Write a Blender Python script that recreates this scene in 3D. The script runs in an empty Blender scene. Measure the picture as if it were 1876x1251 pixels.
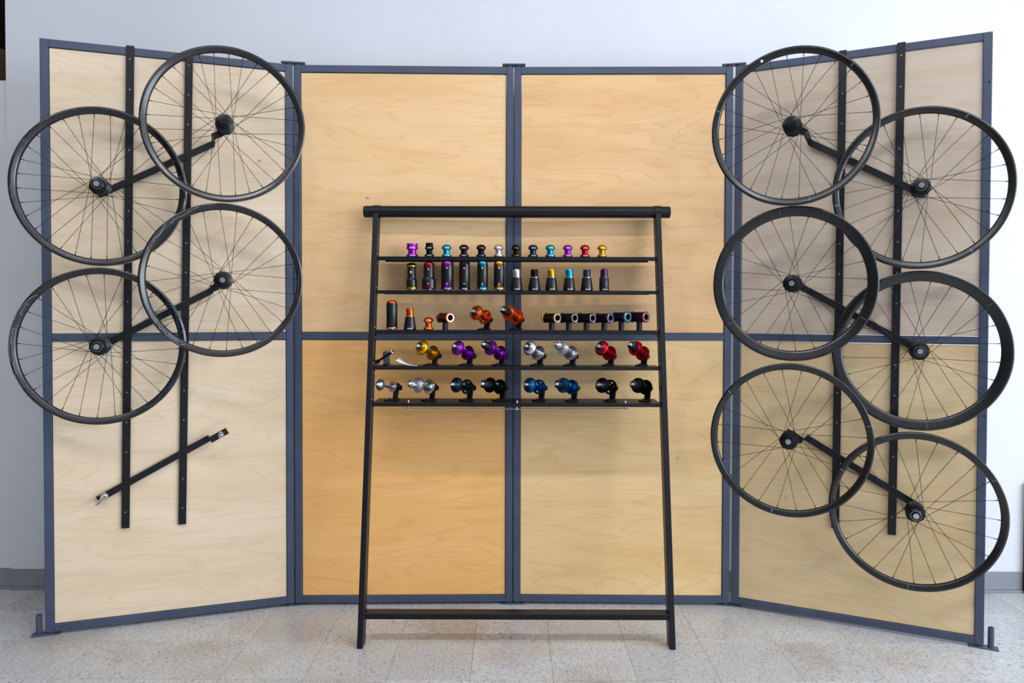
import bpy, bmesh, math, random
from mathutils import Matrix, Vector
random.seed(7)
sc = bpy.context.scene
COL = sc.collection

# ------------------------------------------------------------------ camera
cam_d = bpy.data.cameras.new('camera'); cam = bpy.data.objects.new('camera', cam_d); COL.objects.link(cam)
cam_d.sensor_width = 36.0; cam_d.lens = 1344.14 / 1876 * 36.0
cam_d.shift_y = -28.63 / 1876
cam_d.clip_start = 0.05
_p, _r, _y = math.radians(1.12108), math.radians(0.14043), math.radians(-0.078406)
R0 = Vector((math.cos(_y), -math.sin(_y), 0))
F0 = Vector((math.cos(_p) * math.sin(_y), math.cos(_p) * math.cos(_y), -math.sin(_p)))
U0 = Vector((math.sin(_p) * math.sin(_y), math.sin(_p) * math.cos(_y), math.cos(_p)))
Rr = R0 * math.cos(_r) + U0 * math.sin(_r); Ur = U0 * math.cos(_r) - R0 * math.sin(_r)
cam.matrix_world = Matrix(((Rr.x, Ur.x, -F0.x, 0), (Rr.y, Ur.y, -F0.y, 0), (Rr.z, Ur.z, -F0.z, 1.3415), (0, 0, 0, 1)))
sc.camera = cam

# ------------------------------------------------------------------ world, window light, exposure
wd = bpy.data.worlds.new('world'); sc.world = wd; wd.use_nodes = True
wd.node_tree.nodes['Background'].inputs[0].default_value = (0.62, 0.72, 0.9, 1)
wd.node_tree.nodes['Background'].inputs[1].default_value = 0.25
sc.view_settings.view_transform = 'Standard'; sc.view_settings.look = 'None'
sc.view_settings.gamma = 1.0; sc.view_settings.exposure = 0.0
sc.view_settings.use_curve_mapping = False

def area(name, loc, target, sx, sy, power, color):
    d = bpy.data.lights.new(name, 'AREA'); d.shape = 'RECTANGLE'; d.size = sx; d.size_y = sy
    d.energy = power; d.color = color
    o = bpy.data.objects.new(name, d); COL.objects.link(o); o.location = loc
    o.rotation_euler = (Vector(target) - Vector(loc)).to_track_quat('-Z', 'Y').to_euler()
    return o
# daylight entering the big window in the right wall and the shop windows behind the camera
area('window_daylight_right', (4.85, -0.9, 2.0), (0.0, -0.9, 2.0), 6.2, 2.6, 405, (0.81, 0.89, 1.0))
area('window_daylight_front', (-0.3, -4.75, 2.0), (-0.3, 0, 2.0), 7.0, 2.4, 8, (0.83, 0.90, 1.0))

# ------------------------------------------------------------------ materials
def lin(c):
    return tuple(((x / 255) / 12.92 if x / 255 <= 0.04045 else ((x / 255 + 0.055) / 1.055) ** 2.4) for x in c) + (1,)
def mat(name, rgb, rough=0.5, metal=0.0, spec=0.5, coat=0.0):
    m = bpy.data.materials.new(name); m.use_nodes = True
    b = m.node_tree.nodes['Principled BSDF']
    b.inputs['Base Color'].default_value = lin(rgb); b.inputs['Roughness'].default_value = rough
    b.inputs['Metallic'].default_value = metal; b.inputs['Specular IOR Level'].default_value = spec
    b.inputs['Coat Weight'].default_value = coat; b.inputs['Coat Roughness'].default_value = 0.12
    return m
def nd(m, t, **kw):
    n = m.node_tree.nodes.new(t)
    for k, v in kw.items(): setattr(n, k, v)
    return n
def lk(m, a, b): m.node_tree.links.new(a, b)
def mottle(m, rgb2, scale, lo=0.4, hi=0.7, stretch=(1, 1, 1), bump=0.0):
    """mix a second colour into a material through stretched object-space noise"""
    b = m.node_tree.nodes['Principled BSDF']; c1 = tuple(b.inputs['Base Color'].default_value)
    tc = nd(m, 'ShaderNodeTexCoord'); mp = nd(m, 'ShaderNodeMapping'); mp.inputs['Scale'].default_value = stretch
    ns = nd(m, 'ShaderNodeTexNoise'); ns.inputs['Scale'].default_value = scale; ns.inputs['Detail'].default_value = 5
    cr = nd(m, 'ShaderNodeValToRGB'); cr.color_ramp.elements[0].position = lo; cr.color_ramp.elements[1].position = hi
    cr.color_ramp.elements[0].color = c1; cr.color_ramp.elements[1].color = lin(rgb2)
    lk(m, tc.outputs['Object'], mp.inputs[0]); lk(m, mp.outputs[0], ns.inputs['Vector'])
    lk(m, ns.outputs['Fac'], cr.inputs[0]); lk(m, cr.outputs[0], b.inputs['Base Color'])
    if bump:
        bp = nd(m, 'ShaderNodeBump'); bp.inputs['Strength'].default_value = bump; bp.inputs['Distance'].default_value = 0.001
        lk(m, ns.outputs['Fac'], bp.inputs['Height']); lk(m, bp.outputs[0], b.inputs['Normal'])
    return m

def wood(name, base, dark, light, seed):
    m = mat(name, base, 0.48, spec=0.35)
    line = dark; dark = tuple((2 * a + 3 * b) / 5 for a, b in zip(dark, base)); light = tuple((3 * a + 2 * b) / 5 for a, b in zip(light, base))
    b = m.node_tree.nodes['Principled BSDF']
    tc = nd(m, 'ShaderNodeTexCoord'); mp = nd(m, 'ShaderNodeMapping')
    mp.inputs['Location'].default_value = (seed * 3.7, seed * 1.3, seed * 5.1); mp.inputs['Scale'].default_value = (1.0, 1.0, 5.0)
    lk(m, tc.outputs['Object'], mp.inputs[0])
    n1 = nd(m, 'ShaderNodeTexNoise'); n1.inputs['Scale'].default_value = 1.5; n1.inputs['Detail'].default_value = 4; n1.inputs['Distortion'].default_value = 0.7
    lk(m, mp.outputs[0], n1.inputs['Vector'])
    # cathedral grain: thin lines where a slowly varying field crosses levels
    mp2 = nd(m, 'ShaderNodeMapping'); mp2.inputs['Scale'].default_value = (0.55, 1.0, 3.4); mp2.inputs['Location'].default_value = (seed, 0, seed * 2)
    lk(m, tc.outputs['Object'], mp2.inputs[0])
    n2 = nd(m, 'ShaderNodeTexNoise'); n2.inputs['Scale'].default_value = 1.2; n2.inputs['Detail'].default_value = 3.0; n2.inputs['Distortion'].default_value = 0.35
    lk(m, mp2.outputs[0], n2.inputs['Vector'])
    mu = nd(m, 'ShaderNodeMath', operation='MULTIPLY'); mu.inputs[1].default_value = 16.0; lk(m, n2.outputs['Fac'], mu.inputs[0])
    fr = nd(m, 'ShaderNodeMath', operation='FRACT'); lk(m, mu.outputs[0], fr.inputs[0])
    rl = nd(m, 'ShaderNodeValToRGB'); e = rl.color_ramp.elements
    e[0].position = 0.0; e[0].color = (0.37, 0.37, 0.37, 1); e[1].position = 0.22; e[1].color = (0, 0, 0, 1)
    x = e.new(0.9); x.color = (0, 0, 0, 1); x = e.new(1.0); x.color = (0.37, 0.37, 0.37, 1)
    lk(m, fr.outputs[0], rl.inputs[0])
    mp3 = nd(m, 'ShaderNodeMapping'); mp3.inputs['Scale'].default_value = (4.0, 1.0, 90.0); lk(m, tc.outputs['Object'], mp3.inputs[0])
    n3 = nd(m, 'ShaderNodeTexNoise'); n3.inputs['Scale'].default_value = 1.5; n3.inputs['Detail'].default_value = 3; lk(m, mp3.outputs[0], n3.inputs['Vector'])
    cr = nd(m, 'ShaderNodeValToRGB'); e = cr.color_ramp.elements
    e[0].position = 0.3; e[0].color = lin(light); e[1].position = 0.75; e[1].color = lin(dark)
    x = e.new(0.52); x.color = lin(base)
    lk(m, n1.outputs['Fac'], cr.inputs[0])
    mx = nd(m, 'ShaderNodeMixRGB', blend_type='MIX'); lk(m, rl.outputs[0], mx.inputs[0]); lk(m, cr.outputs[0], mx.inputs[1]); mx.inputs[2].default_value = lin(line)
    m3 = nd(m, 'ShaderNodeMath', operation='MULTIPLY_ADD'); m3.inputs[1].default_value = 0.16; m3.inputs[2].default_value = 0.92; lk(m, n3.outputs['Fac'], m3.inputs[0])
    mz = nd(m, 'ShaderNodeMixRGB', blend_type='MULTIPLY'); mz.inputs[0].default_value = 1.0
    lk(m, mx.outputs[0], mz.inputs[1]); lk(m, m3.outputs[0], mz.inputs[2])
    # a few pin knots
    mp4 = nd(m, 'ShaderNodeMapping'); mp4.inputs['Scale'].default_value = (3.0, 3.0, 4.0); mp4.inputs['Location'].default_value = (seed * 0.77, 0, seed * 0.31)
    lk(m, tc.outputs['Object'], mp4.inputs[0])
    vo = nd(m, 'ShaderNodeTexVoronoi'); vo.inputs['Scale'].default_value = 1.0; lk(m, mp4.outputs[0], vo.inputs['Vector'])
    kr = nd(m, 'ShaderNodeValToRGB'); kr.color_ramp.elements[0].position = 0.014; kr.color_ramp.elements[0].color = (0.5, 0.5, 0.5, 1)
    kr.color_ramp.elements[1].position = 0.035; kr.color_ramp.elements[1].color = (0, 0, 0, 1); lk(m, vo.outputs['Distance'], kr.inputs[0])
    mk = nd(m, 'ShaderNodeMixRGB', blend_type='MIX'); mk.inputs[2].default_value = lin((120, 80, 40))
    lk(m, kr.outputs[0], mk.inputs[0]); lk(m, mz.outputs[0], mk.inputs[1])
    lk(m, mk.outputs[0], b.inputs['Base Color'])
    return m

def vct(name):
    m = mat(name, (200, 196, 190), 0.32, spec=0.5)
    b = m.node_tree.nodes['Principled BSDF']
    tc = nd(m, 'ShaderNodeTexCoord'); oi = nd(m, 'ShaderNodeObjectInfo')
    off = nd(m, 'ShaderNodeMath', operation='MULTIPLY'); off.inputs[1].default_value = 37.0; lk(m, oi.outputs['Random'], off.inputs[0])
    ad = nd(m, 'ShaderNodeVectorMath', operation='ADD'); lk(m, tc.outputs['Object'], ad.inputs[0]); lk(m, off.outputs[0], ad.inputs[1])
    # dark chips, elongated
    mp = nd(m, 'ShaderNodeMapping'); mp.inputs['Scale'].default_value = (72, 165, 1); lk(m, ad.outputs[0], mp.inputs[0])
    n1 = nd(m, 'ShaderNodeTexNoise'); n1.inputs['Scale'].default_value = 1.0; n1.inputs['Detail'].default_value = 2; lk(m, mp.outputs[0], n1.inputs['Vector'])
    c1 = nd(m, 'ShaderNodeValToRGB'); c1.color_ramp.elements[0].position = 0.595; c1.color_ramp.elements[0].color = (0, 0, 0, 1)
    c1.color_ramp.elements[1].position = 0.69; c1.color_ramp.elements[1].color = (0.75, 0.75, 0.75, 1); lk(m, n1.outputs['Fac'], c1.inputs[0])
    mp2 = nd(m, 'ShaderNodeMapping'); mp2.inputs['Scale'].default_value = (60, 150, 1); mp2.inputs['Location'].default_value = (9, 4, 2); lk(m, ad.outputs[0], mp2.inputs[0])
    n2 = nd(m, 'ShaderNodeTexNoise'); n2.inputs['Scale'].default_value = 1.0; n2.inputs['Detail'].default_value = 3; lk(m, mp2.outputs[0], n2.inputs['Vector'])
    c2 = nd(m, 'ShaderNodeValToRGB'); e = c2.color_ramp.elements
    e[0].position = 0.35; e[0].color = lin((203, 204, 206)); e[1].position = 0.68; e[1].color = lin((178, 176, 173)); lk(m, n2.outputs['Fac'], c2.inputs[0])
    mx = nd(m, 'ShaderNodeMixRGB'); lk(m, c1.outputs[0], mx.inputs[0]); lk(m, c2.outputs[0], mx.inputs[1]); mx.inputs[2].default_value = lin((88, 80, 72))
    # worn brownish traffic stains over the whole floor
    ge = nd(m, 'ShaderNodeNewGeometry')
    n3 = nd(m, 'ShaderNodeTexNoise'); n3.inputs['Scale'].default_value = 2.2; n3.inputs['Detail'].default_value = 5; lk(m, ge.outputs['Position'], n3.inputs['Vector'])
    c3 = nd(m, 'ShaderNodeValToRGB'); c3.color_ramp.elements[0].position = 0.5; c3.color_ramp.elements[0].color = (1, 1, 1, 1)
    c3.color_ramp.elements[1].position = 0.78; c3.color_ramp.elements[1].color = lin((222, 206, 186)); lk(m, n3.outputs['Fac'], c3.inputs[0])
    ml = nd(m, 'ShaderNodeMixRGB', blend_type='MULTIPLY'); ml.inputs[0].default_value = 1.0; lk(m, mx.outputs[0], ml.inputs[1]); lk(m, c3.outputs[0], ml.inputs[2])
    tn = nd(m, 'ShaderNodeMath', operation='MULTIPLY_ADD'); tn.inputs[1].default_value = 0.12; tn.inputs[2].default_value = 0.92; lk(m, oi.outputs['Random'], tn.inputs[0])
    m2 = nd(m, 'ShaderNodeMixRGB', blend_type='MULTIPLY'); m2.inputs[0].default_value = 1.0; lk(m, ml.outputs[0], m2.inputs[1]); lk(m, tn.outputs[0], m2.inputs[2])
    lk(m, m2.outputs[0], b.inputs['Base Color'])
    return m

MT = {}
MT['wall'] = mottle(mat('painted_wall', (221, 224, 230), 0.9, spec=0.2), (216, 219, 226), 1.5)
MT['greywall'] = mottle(mat('grey_side_wall', (120, 118, 116), 0.9, spec=0.2), (110, 108, 106), 1.5)
MT['ceiling'] = mottle(mat('ceiling_paint', (225, 225, 225), 0.95, spec=0.1), (215, 215, 216), 2)
MT['base'] = mottle(mat('grey_vinyl_baseboard', (140, 144, 151), 0.45), (133, 137, 144), 6)
MT['tile'] = vct('speckled_vinyl_tile')
MT['sub'] = mottle(mat('dark_tile_adhesive', (70, 66, 60), 0.9), (58, 54, 50), 20)
MT['frame'] = mottle(mat('slate_blue_steel_paint', (62, 71, 92), 0.42), (70, 80, 102), 5, 0.45, 0.75, bump=0.02)
MT['rack'] = mottle(mat('black_powder_coat', (11, 14, 21), 0.42, spec=0.3), (15, 18, 26), 30, 0.5, 0.9)
MT['rail'] = mottle(mat('scuffed_black_flat_bar', (11, 14, 22), 0.4, spec=0.4), (40, 44, 52), 16, 0.68, 0.82, (3, 1, 0.6))
MT['screw'] = mottle(mat('zinc_screw', (170, 165, 155), 0.4, 0.8), (140, 135, 125), 300)
MT['chrome'] = mottle(mat('polished_steel', (215, 217, 222), 0.18, 1.0), (190, 192, 198), 60)
MT['rubber'] = mottle(mat('dark_rubber', (14, 14, 15), 0.7), (20, 20, 21), 60)
MT['carbon'] = mottle(mat('satin_carbon', (8, 9, 11), 0.24, spec=0.75), (13, 14, 16), 26, 0.45, 0.65, (1, 1, 1))
MT['alloy_rim'] = mottle(mat('black_anodised_rim', (9, 11, 17), 0.22, spec=0.8), (12, 13, 17), 30)
MT['rimbed'] = mottle(mat('pale_rim_bed_reflection', (196, 200, 176), 0.5), (180, 184, 160), 40)  # pale tone stands in for the rim bed's reflection
MT['spoke'] = mottle(mat('black_steel_spoke', (13, 12, 12), 0.4, 0.0, 0.3), (18, 17, 17), 200)
MT['hubblk'] = mottle(mat('black_anodised_hub', (8, 9, 13), 0.28, 0.3), (12, 13, 18), 50)
MT['decal'] = mottle(mat('pale_grey_decal', (150, 160, 176), 0.4), (140, 150, 166), 60)
MT['decal_dim'] = mottle(mat('dim_blue_grey_decal', (92, 108, 130), 0.4), (82, 98, 120), 60)
MT['decal_dark'] = mottle(mat('gloss_black_decal', (34, 36, 41), 0.15), (40, 42, 48), 60)
MT['white'] = mottle(mat('white_print', (236, 236, 232), 0.6), (226, 226, 222), 80)
MT['paper'] = mottle(mat('pale_green_paper', (214, 226, 216), 0.8), (206, 220, 212), 30)
MT['ink'] = mottle(mat('teal_ink', (130, 180, 185), 0.8), (120, 170, 175), 80)
MT['dark'] = mottle(mat('dark_storage_wall', (26, 20, 18), 0.9), (34, 26, 22), 3)
MT['sack'] = mottle(mat('olive_sack', (74, 66, 48), 0.9), (60, 54, 40), 10, bump=0.3)
def ano(name, rgb, rgb2, rough=0.24): MT[name] = mottle(mat('anodised_' + name, rgb, rough, 0.92), rgb2, 45)
ano('purple', (158, 40, 190), (140, 30, 175)); ano('turquoise', (30, 158, 200), (24, 140, 186)); ano('red', (176, 22, 40), (156, 14, 32))
ano('gold', (220, 158, 24), (204, 142, 16)); ano('orange', (226, 92, 24), (208, 78, 16)); ano('silver', (214, 214, 218), (196, 196, 200), 0.2)
ano('slate', (44, 58, 78), (36, 50, 70), 0.3); ano('black', (20, 21, 25), (26, 27, 32), 0.28); ano('blue', (14, 104, 168), (10, 92, 150)); ano('plum', (186, 120, 196), (170, 104, 182), 0.3)
ano('pink', (214, 170, 176), (200, 156, 164), 0.3)
MT['matblk'] = mottle(mat('matt_black_cup', (9, 10, 15), 0.3), (12, 13, 19), 60)

# ------------------------------------------------------------------ mesh helpers
class MB:
    def __init__(s): s.v = []; s.f = []
    def add(s, vs, fs):
        n = len(s.v); s.v += [tuple(x) for x in vs]; s.f += [tuple(i + n for i in f) for f in fs]; return s
    def box(s, x0, x1, y0, y1, z0, z1, M=None):
        vs = [Vector((x, y, z)) for z in (z0, z1) for y in (y0, y1) for x in (x0, x1)]
        if M: vs = [M @ v for v in vs]
        return s.add(vs, [(0, 2, 3, 1), (4, 5, 7, 6), (0, 1, 5, 4), (2, 6, 7, 3), (0, 4, 6, 2), (1, 3, 7, 5)])
    def lathe(s, prof, n=24, M=None, closed=False):
        """prof: (radius, t) pairs revolved about local +X"""
        rings = []; vs = []; fs = []
        for r, t in prof:
            if r < 1e-6: rings.append([len(vs)]); vs.append(Vector((t, 0, 0)))
            else:
                rings.append(list(range(len(vs), len(vs) + n)))
                vs += [Vector((t, r * math.cos(2 * math.pi * k / n), r * math.sin(2 * math.pi * k / n))) for k in range(n)]
        seq = list(zip(rings, rings[1:])) + ([(rings[-1], rings[0])] if closed else [])
        for a, b in seq:
            for k in range(n):
                k2 = (k + 1) % n
                if len(a) == 1 and len(b) == 1: continue
                if len(a) == 1: fs.append((a[0], b[k], b[k2]))
                elif len(b) == 1: fs.append((a[k], b[0], a[k2]))
                else: fs.append((a[k], b[k], b[k2], a[k2]))
        if M: vs = [M @ v for v in vs]
        return s.add(vs, fs)
    def rod(s, p0, p1, r0, r1=None, n=10):
        p0, p1 = Vector(p0), Vector(p1); d = p1 - p0; L = d.length
        return s.lathe([(0, 0), (r0, 0), (r1 if r1 is not None else r0, L), (0, L)], n, frame(p0, d))
    def mesh(s, name, m, smooth=35, bevel=0):
        bm = bmesh.new(); bv = [bm.verts.new(v) for v in s.v]
        for f in s.f:
            try: bm.faces.new([bv[i] for i in f])
            except ValueError: pass
        bmesh.ops.recalc_face_normals(bm, faces=bm.faces)
        if bevel:
            bmesh.ops.bevel(bm, geom=[e for e in bm.edges if e.calc_face_angle(0) > 0.6], offset=bevel, segments=1, affect='EDGES', clamp_overlap=True)
        me = bpy.data.meshes.new(name); bm.to_mesh(me); bm.free()
        me.materials.append(MT[m] if isinstance(m, str) else m)
        if smooth:
            for p in me.polygons: p.use_smooth = True
            me.set_sharp_from_angle(angle=math.radians(smooth))
        return me
def frame(p, axis, up=(0, 0, 1)):
    x = Vector(axis).normalized(); z = Vector(up)
    if abs(x.dot(z)) > 0.95: z = Vector((1, 0, 0)) if abs(x.x) < 0.9 else Vector((0, 1, 0))
    z = (z - x * x.dot(z)).normalized(); y = z.cross(x)
    return Matrix(((x.x, y.x, z.x, p[0]), (x.y, y.y, z.y, p[1]), (x.z, y.z, z.z, p[2]), (0, 0, 0, 1)))
def inst(name, me, parent=None, M=None):
    o = bpy.data.objects.new(name, me); COL.objects.link(o)
    if parent is not None: o.parent = parent
    if M is not None: o.matrix_local = M
    return o
def part(name, mb, m, parent=None, smooth=35, bevel=0, M=None): return inst(name, mb.mesh(name, m, smooth, bevel), parent, M)
def tag(o, label, cat, group=None):
    o['label'] = label; o['category'] = cat
    if group: o['group'] = group
    return o
def empty(name, M, label=None, cat=None, group=None):
    o = bpy.data.objects.new(name, None); COL.objects.link(o); o.empty_display_size = 0.05; o.matrix_world = M
    if label: tag(o, label, cat, group)
    return o
def struct(name, mb, m, parent=None, **k):
    o = part(name, mb, m, parent, **k)
    if parent is None: o['kind'] = 'structure'
    return o
T = Matrix.Translation

def text_mesh(s, size):
    cu = bpy.data.curves.new('t', 'FONT'); cu.body = s; cu.size = size; cu.align_x = 'CENTER'; cu.resolution_u = 2; cu.offset = size * 0.02
    o = bpy.data.objects.new('t', cu); COL.objects.link(o)
    bpy.context.view_layer.update()
    me = bpy.data.meshes.new_from_object(o.evaluated_get(bpy.context.evaluated_depsgraph_get()))
    vs = [v.co.copy() for v in me.vertices]; fs = [tuple(p.vertices) for p in me.polygons]
    bpy.data.objects.remove(o); bpy.data.curves.remove(cu); bpy.data.meshes.remove(me)
    return vs, fs
_TX = {}
def text_geo(s, size):
    if (s, size) not in _TX: _TX[(s, size)] = text_mesh(s, size)
    return _TX[(s, size)]
def cyl_text(s, size, r, z0, m, a0=0.0, sx=1.0):
    """lettering wrapped on an upright cylinder; a0 = angle from the side that faces the camera"""
    vs, fs = text_geo(s, size); mb = MB()
    mb.add([((r) * math.sin(a0 + v.x * sx / r), -(r) * math.cos(a0 + v.x * sx / r), z0 + v.y) for v in vs], fs)
    return mb.mesh('lettering', m, 0)
def plate_with_holes(outer, holes, th, name, m):
    cu = bpy.data.curves.new('p', 'CURVE'); cu.dimensions = '2D'; cu.fill_mode = 'BOTH'; cu.extrude = th / 2
    for ring in [outer] + holes:
        sp = cu.splines.new('POLY'); sp.points.add(len(ring) - 1); sp.use_cyclic_u = True
        for p, q in zip(sp.points, ring): p.co = (q[0], q[1], 0, 1)
    o = bpy.data.objects.new('p', cu); COL.objects.link(o); bpy.context.view_layer.update()
    me = bpy.data.meshes.new_from_object(o.evaluated_get(bpy.context.evaluated_depsgraph_get())); me.name = name
    bpy.data.objects.remove(o); bpy.data.curves.remove(cu)
    me.transform(Matrix.Rotation(math.radians(90), 4, 'Y'))
    me.materials.clear(); me.materials.append(MT[m])
    return me
def ring_pts(r, n, cx=0, cy=0, ry=None, rot=0):
    ry = ry or r; c, s = math.cos(rot), math.sin(rot); out = []
    for k in range(n):
        a = 2 * math.pi * k / n; x, y = r * math.cos(a), ry * math.sin(a); out.append((cx + c * x - s * y, cy + s * x + c * y))
    return out

# ------------------------------------------------------------------ the room
WY = 3.50; H = 4.0; XL, XR, YB = -6.0, 5.0, -5.0; XE = -2.409
floor = struct('floor', MB().box(XL, XR, YB, 5.6, -0.1, -0.003), 'sub', smooth=0)
TS = 0.3048; TX, TY = -0.4584, 2.9495
tile_me = MB().box(-TS / 2 + .0006, TS / 2 - .0006, -TS / 2 + .0006, TS / 2 - .0006, -0.003, 0).mesh('floor_tile', 'tile', 0)
def tc(i, j): return TX + (i + .5) * TS, TY + (j + .5) * TS
near = set()
for j in range(-4, 2):
    for i in range(-8, 11):
        x, y = tc(i, j); near.add((i, j))
        o = inst('floor_tile', tile_me, floor, T((x, y, 0)) @ Matrix.Rotation(math.pi / 2 * ((i + j) % 2), 4, 'Z'))
fm = MB()
for j in range(-26, 9):
    for i in range(-19, 18):
        if (i, j) in near: continue
        x, y = tc(i, j); a = TS / 2 - .0006
        if x - a < XL or x + a > XR or y - a < YB: continue
        fm.add([(x - a, y - a, -.0002), (x + a, y - a, -.0002), (x + a, y + a, -.0002), (x - a, y + a, -.0002)], [(0, 1, 2, 3)])
o = part('tile_field', fm, 'tile', floor, 0); o['kind'] = 'stuff'

struct('wall_back', MB().box(XE, XR, WY, WY + .12, 0, H), 'wall', smooth=0)
struct('wall_back_recess', MB().box(XL, XE, WY + .012, WY + .12, 0, 2.435), 'wall', smooth=0)
struct('wall_storage', MB().box(XL, XE, 5.0, 5.1, 0, H).box(XE, XE + .1, WY + .12, 5.1, 0, H).box(XL, XE, WY + .12, 5.1, H, H + .1), 'dark', smooth=0)
struct('wall_left', MB().box(XL - .12, XL, YB, 5.1, 0, H), 'greywall', smooth=0)
struct('wall_right', MB().box(XR, XR + .12, YB, -4.1, 0, H).box(XR, XR + .12, 2.3, WY + .12, 0, H).box(XR, XR + .12, -4.1, 2.3, 0, .65).box(XR, XR + .12, -4.1, 2.3, 3.35, H), 'wall', smooth=0)
struct('wall_front', MB().box(XL, -3.9, YB - .12, YB, 0, H).box(3.3, XR, YB - .12, YB, 0, H).box(-3.9, 3.3, YB - .12, YB, 0, .7).box(-3.9, 3.3, YB - .12, YB, 3.3, H), 'wall', smooth=0)
struct('ceiling', MB().box(XL, XR, YB, WY + .12, H, H + .1), 'ceiling', smooth=0)
w = MB()
for y in (-4.1, -2.82, -1.54, -.26, 1.02, 2.26): w.box(XR + .02, XR + .08, y, y + .04, .65, 3.35)
for z in (.65, 3.31): w.box(XR + .02, XR + .08, -4.1, 2.3, z, z + .04)
struct('window_1', w, 'frame', smooth=0)
w = MB()
for k in range(7): w.box(-3.9 + k * 1.193, -3.86 + k * 1.193, YB - .08, YB - .02, .7, 3.3)
for z in (.7, 3.26): w.box(-3.9, 3.3, YB - .08, YB - .02, z, z + .04)
struct('window_2', w, 'frame', smooth=0)
def baseboard(name, x0, x1, y):
    struct(name, MB().box(x0, x1, y - .004, y, .012, .1).box(x0, x1, y - .012, y, 0, .012), 'base', bevel=.0015)
baseboard('baseboard_back', XE, 2.446, WY); baseboard('baseboard_recess', XL, XE - .001, WY + .012)
# things glimpsed at the picture's edges
bx = tag(part('storage_shelf', MB().box(-3.3, XE - .02, 4.1, 4.6, 2.62, 2.65), 'dark', smooth=0), 'dark shelf board in the opening above the low wall at far left', 'shelf')
sk = MB().lathe([(0, 0), (.13, .0), (.17, .05), (.18, .12), (.15, .19), (.07, .215), (0, .22)], 20, frame((-2.62, 3.74, 2.435), (0, 0, 1)))
tag(part('storage_sack', sk, 'sack'), 'olive brown rounded sack sitting on top of the low wall', 'sack')
bn = MB().box(2.447, 2.75, 3.474, 3.4985, 0.0, .53)
tag(part('wall_board', bn, 'rubber', bevel=.003), 'dark board standing against the wall at the right edge beside the grey baseboard', 'board')

# ceiling lights above and in front of the display
def ceiling_light(x, y, power, where):
    t = empty('ceiling_light', T((x, y, H)), 'long white ceiling light, ' + where, 'ceiling light', 'ceiling lights')
    part('housing', MB().box(-.62, .62, -.11, .11, -.08, 0), 'ceiling', t, 0)
    dm = mat('lit_diffuser', (255, 250, 240), 0.6); b = dm.node_tree.nodes['Principled BSDF']
    b.inputs['Emission Color'].default_value = (1, .95, .86, 1); b.inputs['Emission Strength'].default_value = 2
    part('diffuser', MB().box(-.58, .58, -.09, .09, -.09, -.081), dm, t, 0)
    d = bpy.data.lights.new('ceiling_lamp', 'AREA'); d.shape = 'RECTANGLE'; d.size = 1.16; d.size_y = .2; d.energy = power; d.color = (.97, .98, 1.0)
    o = bpy.data.objects.new('ceiling_lamp', d); COL.objects.link(o); o.parent = t; o.location = (0, 0, -.1)
for x, n_ in ((-2.4, 'leftmost'), (-.8, 'second from left'), (.8, 'second from right'), (2.4, 'rightmost')):
    ceiling_light(x, 0.9, 20, n_ + ' of the row nearest the display')
    ceiling_light(x, -1.9, 3, n_ + ' of the row farther from the display')

# ------------------------------------------------------------------ folding display panels
PL = [(-1.92587, 2.99430), (-.99027, 3.31314), (.00136, 3.33576), (.99188, 3.32362), (1.88293, 2.90336)]
PM = []; PW = []
for a, b in zip(PL, PL[1:]):
    PW.append(math.hypot(b[0] - a[0], b[1] - a[1]))
    PM.append(T((a[0], a[1], 0)) @ Matrix.Rotation(math.atan2(b[1] - a[1], b[0] - a[0]), 4, 'Z'))
Z0, Z1, TB = 0.012, 2.4464, 0.0318
SHEETS = [((220, 199, 171), (203, 177, 142), (228, 210, 188)), ((228, 206, 176), (212, 184, 146), (234, 216, 190)),
          ((234, 193, 141), (218, 170, 114), (238, 202, 156)), ((236, 180, 110), (218, 156, 88), (242, 190, 126)),
          ((229, 186, 134), (210, 160, 108), (234, 196, 148)), ((230, 194, 138), (210, 168, 110), (236, 204, 154)),
          ((200, 182, 163), (184, 162, 138), (208, 194, 178)), ((216, 190, 146), (200, 168, 122), (224, 202, 162))]  # upper sheet greyer than the lower: glare from above put into its colour
PLAB = ['left-hand wing panel of pale plywood in a slate steel frame carrying four wheels',
        'orange-toned plywood panel in slate frame behind the left half of the rack',
        'plywood panel in slate frame behind the right half of the rack',
        'right-hand wing panel of pale plywood in slate frame carrying six wheels']
panels = []
rail_geo = {0: [((.3335, 2.4525), (.3015, .4200)), ((.5605, 2.4480), (.5215, .4160))],
            3: [((.4460, 2.4500), (.4365, .4150)), ((.6650, 2.4500), (.6525, .4150))]}
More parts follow.
